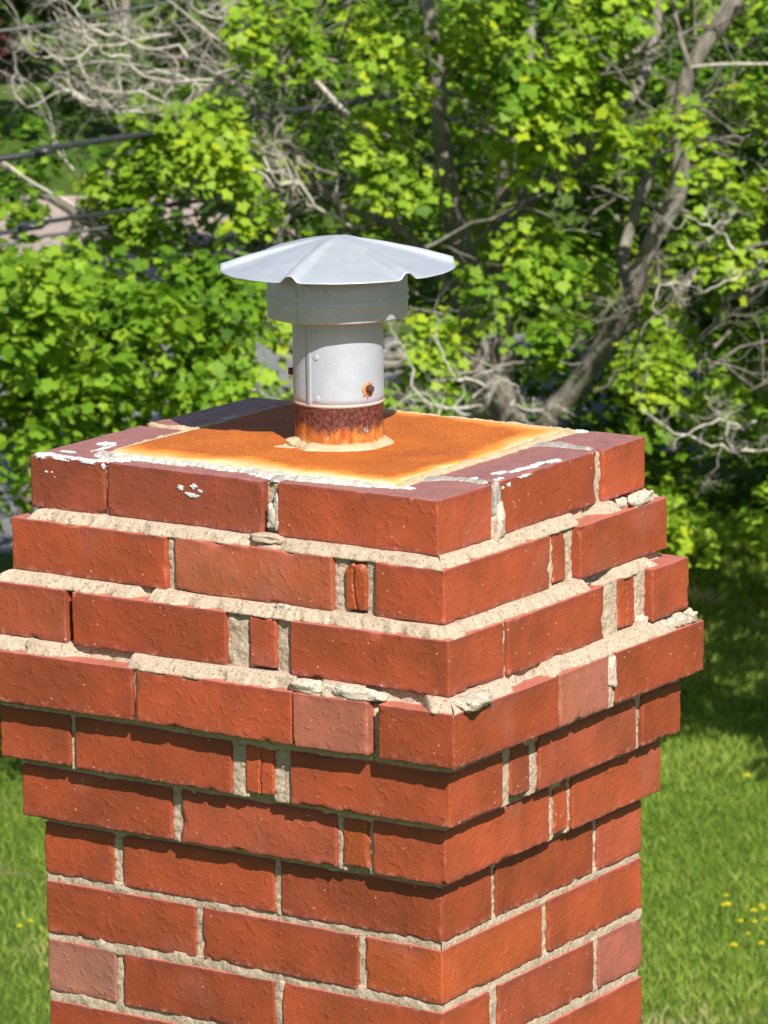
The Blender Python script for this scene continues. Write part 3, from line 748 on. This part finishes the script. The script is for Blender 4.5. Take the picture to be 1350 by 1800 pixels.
def sprays(centres, radii, per, base_tint, leafsize=.060, thick=.10, outward=None):
    Cs, Ns, Ts, Ss = [], [], [], []
    for c, R, t in zip(centres, radii, base_tint):
        n = max(6, int(per * (R / .32) ** 2 * RNG.uniform(.7, 1.25)))
        tilt = RNG.normal(size=3) * .20 + np.array([SUN.x, SUN.y, 0]) * .22; ax = unit(np.array([0, 0, 1]) + tilt)
        a = RNG.uniform(0, 2 * math.pi, n); rr = np.sqrt(RNG.uniform(0, 1, n)) * R
        el = RNG.uniform(.55, 1); az = RNG.uniform(0, math.pi)
        U = rr * np.cos(a); W_ = rr * np.sin(a) * el
        x = U * math.cos(az) - W_ * math.sin(az); y = U * math.sin(az) + W_ * math.cos(az)
        e1 = unit(np.cross(ax, [0.3, 1, 0])); e2 = np.cross(ax, e1)
        z = -.30 * rr ** 2 / R + RNG.normal(size=n) * thick
        P = c + x[:, None] * e1 + y[:, None] * e2 + z[:, None] * ax
        out = unit(x[:, None] * e1 + y[:, None] * e2 + 1e-6)
        N = ax[None] * .95 + out * (.65 * (rr / R))[:, None] + RNG.normal(size=(n, 3)) * .40 + np.array([SUN.x, SUN.y, SUN.z]) * .12
        Cs.append(P); Ns.append(N); Ts.append(np.clip(t + RNG.normal(size=n) * .17, 0, .99)); Ss.append(leafsize * RNG.uniform(.50, 1.25, n))
    return leaves(np.concatenate(Cs), np.concatenate(Ns), np.concatenate(Ss), np.concatenate(Ts))
# ------------------------------------------------------------------ limbs
def limb(name, pts, r0, r1, mat, parent, wig=.03, k=9):
    """pts: (px, py, depth) or 3D array"""
    P = np.array([at(*p) for p in pts]) if not isinstance(pts, np.ndarray) else pts
    n = max(8, int(np.sum(np.linalg.norm(np.diff(P, axis=0), axis=1)) / .12))
    S = spline(P, n); d = np.linspace(0, 1, n)
    S = S + wig * np.stack([vn(S, 1.3, 1), vn(S, 1.3, 2), vn(S, 1.3, 3)], -1) + wig * .4 * np.stack([vn(S, 5, 4), vn(S, 5, 5), vn(S, 5, 6)], -1)
    rad = .56 * (r0 + (r1 - r0) * d) * (1 + .12 * n1(d * 9 + P[0][0], 1.5, 7))
    v, f = tube_np(S, rad, k)
    mesh_np(name, v, f, mat, parent, True, loc=tuple(P[0])); return S
def twigs(starts, dirs, length, r, depth=3, kink=.5, droop=0., ratio=.62, nb=4, seg=7, rnd=None):
    "recursive kinked twigs, returned as one mesh"
    rnd = rnd or random.Random(5); parts = []
    def rec(p, d, L, r, lev):
        pts = [p]; cur = np.array(d, float); d0 = cur.copy()
        for i in range(seg):
            cur = unit(cur * .7 + d0 * .45 + np.array([rnd.gauss(0, 1) for _ in range(3)]) * kink * .42 + np.array([0, 0, droop * .1])); pts.append(pts[-1] + cur * L / seg)
        parts.append(tube_np(np.array(pts), np.linspace(r, r * .45, len(pts)), 4 if lev < 2 else 3))
        if lev + 1 >= depth: return
        for b in range(nb):
            i = rnd.randint(1, seg); q = pts[i]; dd = unit(cur * .8 + np.array([rnd.gauss(0, 1) for _ in range(3)]) * .75)
            rec(q, dd, L * ratio * rnd.uniform(.6, 1.15), r * (1 - .5 * i / seg) * .62, lev + 1)
    for p, d in zip(starts, dirs): rec(np.array(p, float), np.array(d, float), length, r, 0)
    return join(parts)
def build_crown(parent, cells, per=46, name='crown', mat=LEAF, size=.062, twigmat=BARK):
    c = np.array([q[0] for q in cells]); R = np.array([q[1] for q in cells]); t = np.array([q[2] for q in cells])
    V, F, T = sprays(c, R, per, t, size)
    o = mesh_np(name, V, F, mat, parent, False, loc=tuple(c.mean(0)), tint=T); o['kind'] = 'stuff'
    return c, R

maple = empty('maple_tree', tuple(gv(37.5, 1.1)))
tag(maple, 'large green maple tree with grey trunks, spreading behind the vent and to the right edge', 'tree')
base = gv(37.5, 1.1)
def bp(px, py, d): return at(px, py, d)
# stems from the ground
B0 = np.array(base)
limb('trunk', np.array([B0, B0 + [-.1, 0, 1.2], bp(850, 720, 37.2), bp(825, 560, 36.8), bp(803, 420, 36.4), bp(795, 320, 36.2), bp(770, 180, 36), bp(750, -60, 35.8)]), .26, .10, BARK, maple, .05, 12)
limb('trunk', np.array([B0 + [.2, .2, 0], bp(890, 700, 37.6), bp(875, 520, 37.4), bp(884, 400, 37.2), bp(905, 260, 37), bp(930, 100, 37), bp(940, -80, 37)]), .20, .08, BARK, maple, .05, 10)
limb('trunk', np.array([B0 + [.35, 0, 0], bp(965, 760, 37), bp(1000, 700, 36.8), bp(1060, 615, 36.4), bp(1110, 520, 36), bp(1150, 420, 35.8), bp(1192, 330, 35.6), bp(1194, 200, 35.4), bp(1222, 105, 35.2), bp(1300, -10, 35), bp(1340, -120, 35)]), .17, .11, BARK, maple, .03, 12)
limb('limb', [(1112, 525, 36.3), (1100, 440, 36.4), (1130, 330, 36.5), (1160, 250, 36.6), (1180, 150, 36.6)], .11, .06, BARK, maple)
limb('limb', [(1215, 125, 35.2), (1190, 60, 35.1), (1172, -40, 35)], .05, .035, BARK, maple)
limb('limb', [(1210, 122, 35.2), (1270, 115, 35), (1370, 112, 34.8), (1460, 90, 34.6)], .03, .015, BARK_PALE, maple)
limb('limb', [(880, 400, 37.2), (950, 300, 37.1), (1010, 190, 37), (1060, 130, 37), (1130, 80, 37)], .08, .05, BARK, maple)
limb('limb', [(890, 400, 36.8), (990, 300, 36.3), (1080, 210, 36.0), (1125, 140, 36.4), (1150, 50, 36.8), (1165, -60, 37)], .10, .08, BARK, maple)
limb('limb', [(890, 400, 36.6), (960, 330, 36.2), (1020, 240, 35.8), (1060, 150, 35.4)], .07, .03, BARK, maple)
limb('limb', [(825, 560, 36.8), (760, 470, 36.6), (700, 400, 36.4), (600, 360, 36.2), (520, 280, 36), (450, 190, 36), (380, 120, 36)], .09, .03, BARK, maple)
limb('limb', [(800, 330, 36.3), (700, 250, 36), (625, 205, 35.8), (560, 140, 35.6)], .06, .04, BARK_PALE, maple)
limb('limb', [(820, 600, 36.8), (620, 640, 36.2), (440, 570, 35.6), (300, 485, 35.2), (160, 393, 35), (60, 330, 35), (5, 290, 35), (-80, 260, 35)], .14, .04, BARK, maple)
limb('limb', [(200, 420, 35), (120, 355, 34.8), (60, 325, 34.6), (5, 285, 34.5), (-60, 250, 34.4)], .024, .016, BARK_PALE, maple)
limb('limb', [(600, 360, 36.2), (520, 325, 36), (420, 322, 36), (330, 330, 36)], .03, .015, BARK, maple)
limb('limb', [(480, 450, 35.8), (510, 380, 35.6), (570, 340, 35.6), (640, 330, 35.4)], .025, .012, BARK, maple)
limb('limb', [(440, 250, 36), (470, 330, 36), (560, 330, 36.2), (600, 380, 36.4), (640, 440, 36.6)], .05, .06, BARK, maple)
limb('limb', [(1080, 600, 36.3), (1160, 545, 36), (1230, 470, 35.6), (1330, 430, 35.2), (1420, 420, 35)], .06, .02, BARK, maple)
limb('limb', [(1230, 80, 35.2), (1270, 20, 35.3), (1300, -60, 35.4)], .09, .07, BARK, maple)

# crown density map, 96 px cells, rows from y=0
DM = ["00013688999874555", "11223458989874478", "64464458788886467", "57853448866864888", "57654433557887588",
      "99743434476574578", "99986333443577457", "98888655536885678", "7521000000076478", "0000000000045477", "000000000000100"]
cells = []; low = []
for rI, row in enumerate(DM):
    for cI, ch in enumerate(row[:17]):
        wgt = int(ch)
        left_low = (rI >= 4 and cI <= 4 and not (rI == 4 and cI > 1))
        for k in range(int(round(wgt * (.54 if left_low else .30) + RNG.uniform(-.35, .4)))):
            px = (cI + RNG.uniform(-.1, 1.1)) * 96; py = (rI + RNG.uniform(-.1, 1.1)) * 95
            if left_low:
                low.append((at(px, py + 10, RNG.uniform(29.2, 31.5)), RNG.uniform(.20, .36), RNG.uniform(.25, .72)))
            else:
                d = RNG.uniform(33.9, 35.3) if RNG.uniform() < .6 else RNG.uniform(36.6, 38.5)
                t = RNG.uniform(.30, .78)
                if vn([[px, py, 3.1]], 1 / 110., 77)[0] < (-.12 if py < 420 or px < 760 else -.42): continue
                # a bough: a tier of sprays hanging one under the other
                for j in range(RNG.integers(2, 5)):
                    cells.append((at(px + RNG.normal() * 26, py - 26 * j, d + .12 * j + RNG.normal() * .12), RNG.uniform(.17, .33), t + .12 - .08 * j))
        if not left_low and wgt > 3 and RNG.uniform() < .5:
            px = (cI + RNG.uniform(0, 1)) * 96; py = (rI + RNG.uniform(0, 1)) * 95
            cells.append((at(px, py, RNG.uniform(38.5, 42)), RNG.uniform(.45, .7), RNG.uniform(.0, .4)))  # rear sprays tinted darker, putting the crown's inner shade into leaf colour
# bright yellow-green sprays
for px, py in ((370, 235), (350, 270), (400, 290), (445, 65), (470, 40), (1200, 935), (1160, 950), (1240, 300), (1330, 330), (900, 385), (730, 130)):
    for k in range(3): cells.append((at(px + RNG.normal() * 18, py + RNG.normal() * 14, 33.7 + RNG.uniform(0, .5)), RNG.uniform(.14, .24), .76))
for k in range(22):
    cells.append((at(RNG.uniform(-90, 230), RNG.uniform(330, 455), RNG.uniform(35.2, 37)), RNG.uniform(.2, .32), RNG.uniform(.2, .7)))
# crown beyond the frame: above, right, behind
for k in range(210):
    side = RNG.uniform()
    if side < .40: px, py = RNG.uniform(-100, 1700), RNG.uniform(-600, -20)
    elif side < .85: px, py = RNG.uniform(1560, 2700), RNG.uniform(-500, 880)
    else: px, py = RNG.uniform(500, 2300), RNG.uniform(-300, 500)
    d = RNG.uniform(33, 42) if side < .85 else RNG.uniform(39, 43)
    cells.append((at(px, py, d), RNG.uniform(.3, .5), RNG.uniform(.25, .7)))
# low boughs to the right that shade the lawn
for k in range(120):
    cells.append((at(RNG.uniform(1500, 2700), RNG.uniform(150, 760), RNG.uniform(28, 35)), RNG.uniform(.3, .5), RNG.uniform(.3, .7)))
for px, py in ((225, 205), (245, 245), (265, 215), (235, 280), (290, 255), (190, 365), (215, 385), (240, 350), (205, 410), (250, 395), (180, 340)):
    for k in range(3): cells.append((at(px + 12 + RNG.normal() * 12, py + RNG.normal() * 12, 34.6 + RNG.uniform(0, .5)), RNG.uniform(.16, .24), .5))
def px_of(P):
    q = MC.T @ (np.asarray(P) - CAM); return 675 + FPX * q[0] / -q[2], 900 - FPX * q[1] / -q[2], -q[2]
OPEN = [[(1320, -40), (1290, 0), (1215, 110), (1195, 200), (1190, 330), (1165, 390)], [(1112, 520), (1060, 615), (1000, 690)], [(1165, -20), (1150, 60), (1112, 180)], [(797, 310), (803, 400)],
        [(882, 330), (880, 400)], [(1100, 440), (1110, 520)], [(0, 280), (100, 262), (190, 246)], [(0, 410), (150, 382)], [(20, 300), (110, 350), (160, 395), (280, 475)], [(560, 140), (625, 205)], [(340, 100), (470, 200), (520, 285)], [(900, 500), (900, 600)], [(480, 450), (560, 340), (640, 400)]]
OPENP = np.concatenate([np.array([np.array(a) + (np.array(b) - np.array(a)) * t for t in np.linspace(0, 1, 8)]) for L in OPEN for a, b in zip(L[:-1], L[1:])])
def blocked(q):
    x, y, d = px_of(q[0]); R_px = q[1] / d * FPX
    return d < 36.2 and np.min(np.hypot(OPENP[:, 0] - x, OPENP[:, 1] - y)) < R_px * .72 + 4 and RNG.uniform() < .85
cells = [q for q in cells if not blocked(q)]
build_crown(maple, cells, 86)
# twiggy interior
rnd = random.Random(3); st, di = [], []
for k in range(70):
    px, py = rnd.uniform(250, 1400), rnd.uniform(60, 720)
    st.append(at(px, py, rnd.uniform(35, 37.5))); di.append(VR * rnd.uniform(-1, 1) + np.array([0, 0, rnd.uniform(-.1, .8)]) - VD * rnd.uniform(0, .6))
v, f = twigs(st, di, 1.3, .016, 3, .6, 0, .6, 4, 7, rnd)
o = mesh_np('twigs', v, f, BARK, maple, True, loc=tuple(B0)); o['kind'] = 'stuff'
def dead_cluster(parent, specs, r=.011, depth=4, nb=5, name='dead_branch'):
    for (x0, y0, d0, x1, y1, d1, sd) in specs:
        a, b = at(x0, y0, d0), at(x1, y1, d1); L = np.linalg.norm(b - a)
        v, f = twigs([a], [(b - a) / L], L * 1.05, r, depth, 1.0, 0, .50, nb, 11, random.Random(sd))
        mesh_np(name, v, f, BARK_PALE, parent, True, loc=tuple(a))['label'] = 'bare grey dead branch'
dead_cluster(maple, [(860, 700, 33.6, 730, 610, 33.3, 1), (850, 720, 33.6, 700, 640, 33.4, 2), (830, 700, 33.6, 870, 580, 33.2, 3), (830, 730, 33.6, 690, 700, 33.2, 4), (900, 710, 33.8, 1010, 690, 33.4, 5),
                     (1350, 790, 33.5, 1120, 745, 33, 6), (1330, 740, 33.4, 1180, 770, 33, 7), (1290, 440, 33.6, 1180, 500, 33.2, 8), (1350, 460, 33.6, 1250, 520, 33.2, 9), (1230, 470, 34, 1160, 560, 33.7, 10),
                     (760, 720, 33.5, 690, 600, 33.2, 11), (450, 690, 33.4, 400, 560, 33.2, 12)])
dead_cluster(maple, [(620, 400, 35, 380, 300, 34.5, 20), (500, 300, 35, 250, 250, 34.5, 21), (480, 330, 34.6, 330, 330, 34.4, 22)], .016)

# lower left maple
lm = empty('maple_tree', tuple(gv(31, -3.6)))
tag(lm, 'bright green leafy maple at the left edge, lower and nearer than the big tree', 'tree')
B1 = np.array(gv(31, -3.6))
for k in range(170):
    low.append((at(RNG.uniform(-900, -20), RNG.uniform(380, 860), RNG.uniform(29.3, 33)), RNG.uniform(.25, .42), RNG.uniform(.3, .7)))
for k in range(60):
    low.append((at(RNG.uniform(0, 430), RNG.uniform(480, 740), RNG.uniform(30, 32.4)), RNG.uniform(.25, .36), RNG.uniform(.2, .6)))
low = [q for q in low if not (px_of(q[0])[1] < 452 and -60 < px_of(q[0])[0] < 230)]
low = [q for q in low if not (q[0] @ np.array([0, 0, 1]) < -6.4)]
build_crown(lm, low, 66, size=.060)
limb('trunk', np.array([B1, at(-150, 900, 31), at(-60, 700, 31), at(30, 560, 31), at(60, 480, 31)]), .16, .05, BARK, lm)
limb('limb', [(-60, 700, 31), (120, 720, 31), (300, 700, 31), (430, 700, 31)], .06, .02, BARK, lm)
limb('limb', [(-20, 640, 31), (150, 620, 31), (300, 600, 31), (400, 610, 31)], .05, .015, BARK, lm)

# bare tree at the upper left
dt = empty('bare_tree', tuple(gv(37, -3.2)))
tag(dt, 'tree with pale leafless tangled branches at the top left corner', 'tree')
B2 = np.array(gv(37, -3.2))
limb('trunk', np.array([B2, at(60, 600, 36.8), at(120, 420, 36.6), at(250, 250, 36.4), at(330, 180, 36.2), at(430, 110, 36)]), .14, .05, BARK, dt)
specs = [(480, 130, 35, 250, 60, 34, 31), (450, 110, 35, 200, 30, 34, 32), (430, 170, 35, 120, 90, 34, 33), (400, 150, 35, 180, 150, 34, 34), (380, 150, 35, 90, 150, 34, 35),
         (330, 100, 34.6, 60, 40, 34, 36), (300, 60, 34.6, 110, -40, 34, 37), (260, 200, 34.6, 100, 120, 34, 38), (230, 100, 34.5, 30, 110, 34, 39), (150, 180, 34.5, 20, 100, 34.2, 40),
         (420, 60, 35, 300, -60, 34.6, 41), (520, 180, 35, 390, 130, 34.6, 42), (180, 190, 34.5, 0, 125, 34.2, 43), (130, 300, 35, 0, 140, 34.6, 44), (330, 210, 35, 210, 120, 34.6, 45), (200, 60, 34.3, 60, -30, 34, 46)]
dead_cluster(dt, specs, .0105, 4, 5, 'bare_branch')

# far trees: darker mass behind
def far_tree(i, dist, lat, h, cr, label, mat=LEAF_DK, n=70, per=34, size=.14):
    t = empty('background_tree', tuple(gv(dist, lat))); tag(t, label, 'tree')
    b = np.array(gv(dist, lat))
    limb('trunk', np.array([b, b + [0, 0, h * .4], b + [.2, .1, h * .8]]), .22, .06, BARK, t)
    cl = []
    for k in range(n):
        d = unit(RNG.normal(size=3)); rr = RNG.uniform(.35, 1) ** .5
        cl.append((b + np.array([0, 0, h * .56]) + d * rr * np.array([cr, cr, h * .46]), RNG.uniform(.5, .8), RNG.uniform(.1, .8)))
    c = np.array([q[0] for q in cl]); V, F, T = sprays(c, [q[1] for q in cl], per / 2.2, [q[2] for q in cl], size, .2)
    o = mesh_np('crown', V, F, mat, t, False, loc=tuple(b), tint=T); o['kind'] = 'stuff'
FT = [(45, 3.8, 5.6, 2.2, 'dark green tree behind the right-hand maple trunks'), (54.5, -.6, 6.5, 2.4, 'dark leafy tree behind the top of the rain cap'), (55, 2.8, 7.0, 2.5, 'dark green tree behind the upper middle of the maple crown'),
      (54, 6.2, 7.0, 2.6, 'dark green tree behind the upper right of the maple crown'), (47, 7.6, 6.0, 2.4, 'dark green tree beyond the right edge of the lawn'), (74, -4.4, 5.5, 2.6, 'dark green tree beyond the pinkish driveway, behind the bare branches'),
      (78, 0.5, 6.5, 3.0, 'distant dark tree beyond the driveway, left of the middle')]
for i, (d, l, h, cr, lb) in enumerate(FT): far_tree(i, d, l, h, cr, lb, n=int(60 * cr / 2.2))
far_tree(20, 84, -7.6, 4.6, 1.9, 'dark purplish red shrub in the top left corner behind bare branches', LEAF_RED, 90)
# a distant hedge mass closes the view
C_, R_, T_ = [], [], []
for k in range(200):
    C_.append(gv(RNG.uniform(92, 100), RNG.uniform(-45, 45), GZ + RNG.uniform(.3, 8))); R_.append(RNG.uniform(1.2, 1.9)); T_.append(RNG.uniform(0, .8))
V, F, T = sprays(C_, R_, 1.3, T_, .42, .4)
tag(mesh_np('distant_woods', V, F, LEAF_DK, None, False, loc=tuple(gv(96, 0)), tint=T), 'dark distant woods behind all the trees', None, None, 'stuff')

# ------------------------------------------------------------------ cables
def cable(pts, r, mat, label, group=None):
    P = np.array([at(*p) for p in pts]); S = spline(P, 40); v, f = tube_np(S, r, 8)
    tag(mesh_np('overhead_cable', v, f, mat, None, True, loc=tuple(P[0])), label, 'cable')
cable([(-2600, 640, 33.5), (-1200, 440, 33.5), (0, 279, 33.3), (205, 243, 34.3), (1500, 60, 43), (3200, -100, 47)], .027, CABLE, 'thickest black overhead cable crossing the left edge below the bare branches')
cable([(-2600, 760, 33.5), (-1200, 570, 33.5), (0, 410, 33.3), (165, 378, 34.2), (1500, 210, 43), (3200, 60, 47)], .018, CABLE, 'thinner black overhead cable, lower of the two dark ones at left')
cable([(-2600, 860, 33.9), (-1200, 640, 34), (0, 432, 33.6), (160, 404, 34.6), (1500, 230, 43), (3200, 90, 47)], .013, CABLE_L, 'pale grey overhead wire just below the two black cables')
cable([(-2600, 300, 33.0), (-1200, 180, 33.2), (0, 54, 33.4), (220, 18, 34.4), (1500, -200, 43), (3200, -350, 47)], .011, CABLE_L, 'pale grey wire highest at the top left corner')

# ------------------------------------------------------------------ grass and dandelions
def grass():
    n = 170000
    d = 24.5 + (RNG.uniform(0, 1, n) ** .9) * 18; l = np.where(RNG.uniform(size=n) < .66, RNG.uniform(.9, 4.6, n), RNG.uniform(-4.6, -1.2, n))
    keep = ~((d > 38.6) & (l < -1)); d, l = d[keep], l[keep]; n = len(d)
    P = CAM[None] + VD[None] * d[:, None] + VR[None] * l[:, None]; P[:, 2] = GZ
    patch = vn(P, .9, 51) * .5 + vn(P, 3.2, 52) * .35 + vn(P, 9, 53) * .2
    dry = np.clip((vn(P, .55, 54) + .25 * vn(P, 4, 55) - .40) * 3, 0, 1)
    h = RNG.uniform(.03, .085, n) * (1 + .5 * np.clip(patch, -1, 1)); wd = RNG.uniform(.004, .009, n)
    a = RNG.uniform(0, 2 * math.pi, n); side = np.stack([np.cos(a), np.sin(a), a * 0], -1)
    b = RNG.uniform(0, 2 * math.pi, n); lean = np.stack([np.cos(b), np.sin(b), b * 0], -1) * (h * RNG.uniform(.1, .9, n))[:, None]
    up = np.array([0, 0, 1.])
    V = np.stack([P - side * wd[:, None] / 2, P + side * wd[:, None] / 2, P + lean * .45 + up * h[:, None] * .6 + side * wd[:, None] * .4, P + lean + up * h[:, None]], 1)
    F = (np.array([[0, 1, 2], [0, 2, 3]])[None] + (np.arange(n) * 4)[:, None, None]).reshape(-1, 3)
    t = np.clip(.52 + .42 * patch + RNG.normal(size=n) * .13 + .42 * dry, 0, 1)
    tag(mesh_np('grass', V.reshape(-1, 3), F, GRASS, None, False, loc=tuple(gv(30, 0)), tint=np.repeat(t, 4)), 'green grass blades covering the lawn', None, None, 'stuff')
grass()
PETAL = simple('dandelion_petal', (.85, .76, .01), .7, 0, 50, .1)
STEM = simple('dandelion_stem', (.16, .26, .05), .7)
def ground_at(px, py):
    r_ = MC @ np.array([(px - 675) / FPX, -(py - 900) / FPX, -1.0]); return CAM + r_ * ((GZ + .10 - CAM[2]) / r_[2])
DL = [(1276, 1575, 1.0, 'uppermost small dandelion of the right-hand patch'), (1278, 1590, 1.5, 'widest yellow dandelion, left end of the right-hand patch'), (1270, 1592, .9, 'small dandelion touching the widest one'),
      (1325, 1601, 1.3, 'dandelion right of the widest one, halfway to the photo edge'), (1339, 1593, 1.0, 'dandelion near the right edge, upper of a close pair'), (1342, 1598, 1.0, 'dandelion near the right edge, lower of a close pair'),
      (1302, 1620, 1.1, 'dandelion in the middle of the patch, left of a similar one'), (1326, 1621, 1.0, 'dandelion in the middle of the patch, right of a similar one'), (1346, 1617, .8, 'small dandelion cut by the right edge'),
      (1315, 1642, .8, 'pale wilting dandelion low in the patch'), (1290, 1662, 1.4, 'lowest dandelion on the left of the right-hand patch'), (1338, 1659, 1.2, 'lowest dandelion on the right of the right-hand patch'),
      (34, 1629, 1.1, 'dandelion in the grass left of the chimney, lower of two'), (54, 1620, 1.0, 'dandelion in the grass left of the chimney, upper of two'), (1312, 1364, 1.4, 'lone dandelion far up the lawn on the right')]
for px, py, sc, lb in DL:
    c = ground_at(px, py); e_ = empty('dandelion', (c[0], c[1], GZ)); tag(e_, lb, 'flower', 'yellow dandelions in the lawn')
    a = np.arange(16) * 2 * math.pi / 16; Rr = .019 * sc; V = []; F = []
    for ring, (rr_, zz, nn) in enumerate(((1, .0, 16), (.75, .006, 16), (.4, .011, 16))):
        for k in range(nn):
            t = a[k] + ring * .2; x0 = np.array([math.cos(t), math.sin(t), 0]); y0 = np.array([-math.sin(t), math.cos(t), 0])
            b0 = len(V); o_ = c + np.array([0, 0, zz])
            V += [o_ - y0 * .0025 * sc, o_ + y0 * .0025 * sc, o_ + x0 * Rr * rr_ + y0 * .0025 * sc + [0, 0, .003], o_ + x0 * Rr * rr_ - y0 * .0025 * sc + [0, 0, .003]]
            F.append((b0, b0 + 1, b0 + 2, b0 + 3))
    mesh_np('flower_head', np.array(V), np.array(F), PETAL, e_, False, loc=tuple(c))
    v, f = tube_np([(c[0] + .01, c[1], GZ), (c[0] + .004, c[1], GZ + .05), tuple(c)], .0025, 5); mesh_np('stem', v, f, STEM, e_, loc=(c[0], c[1], GZ))
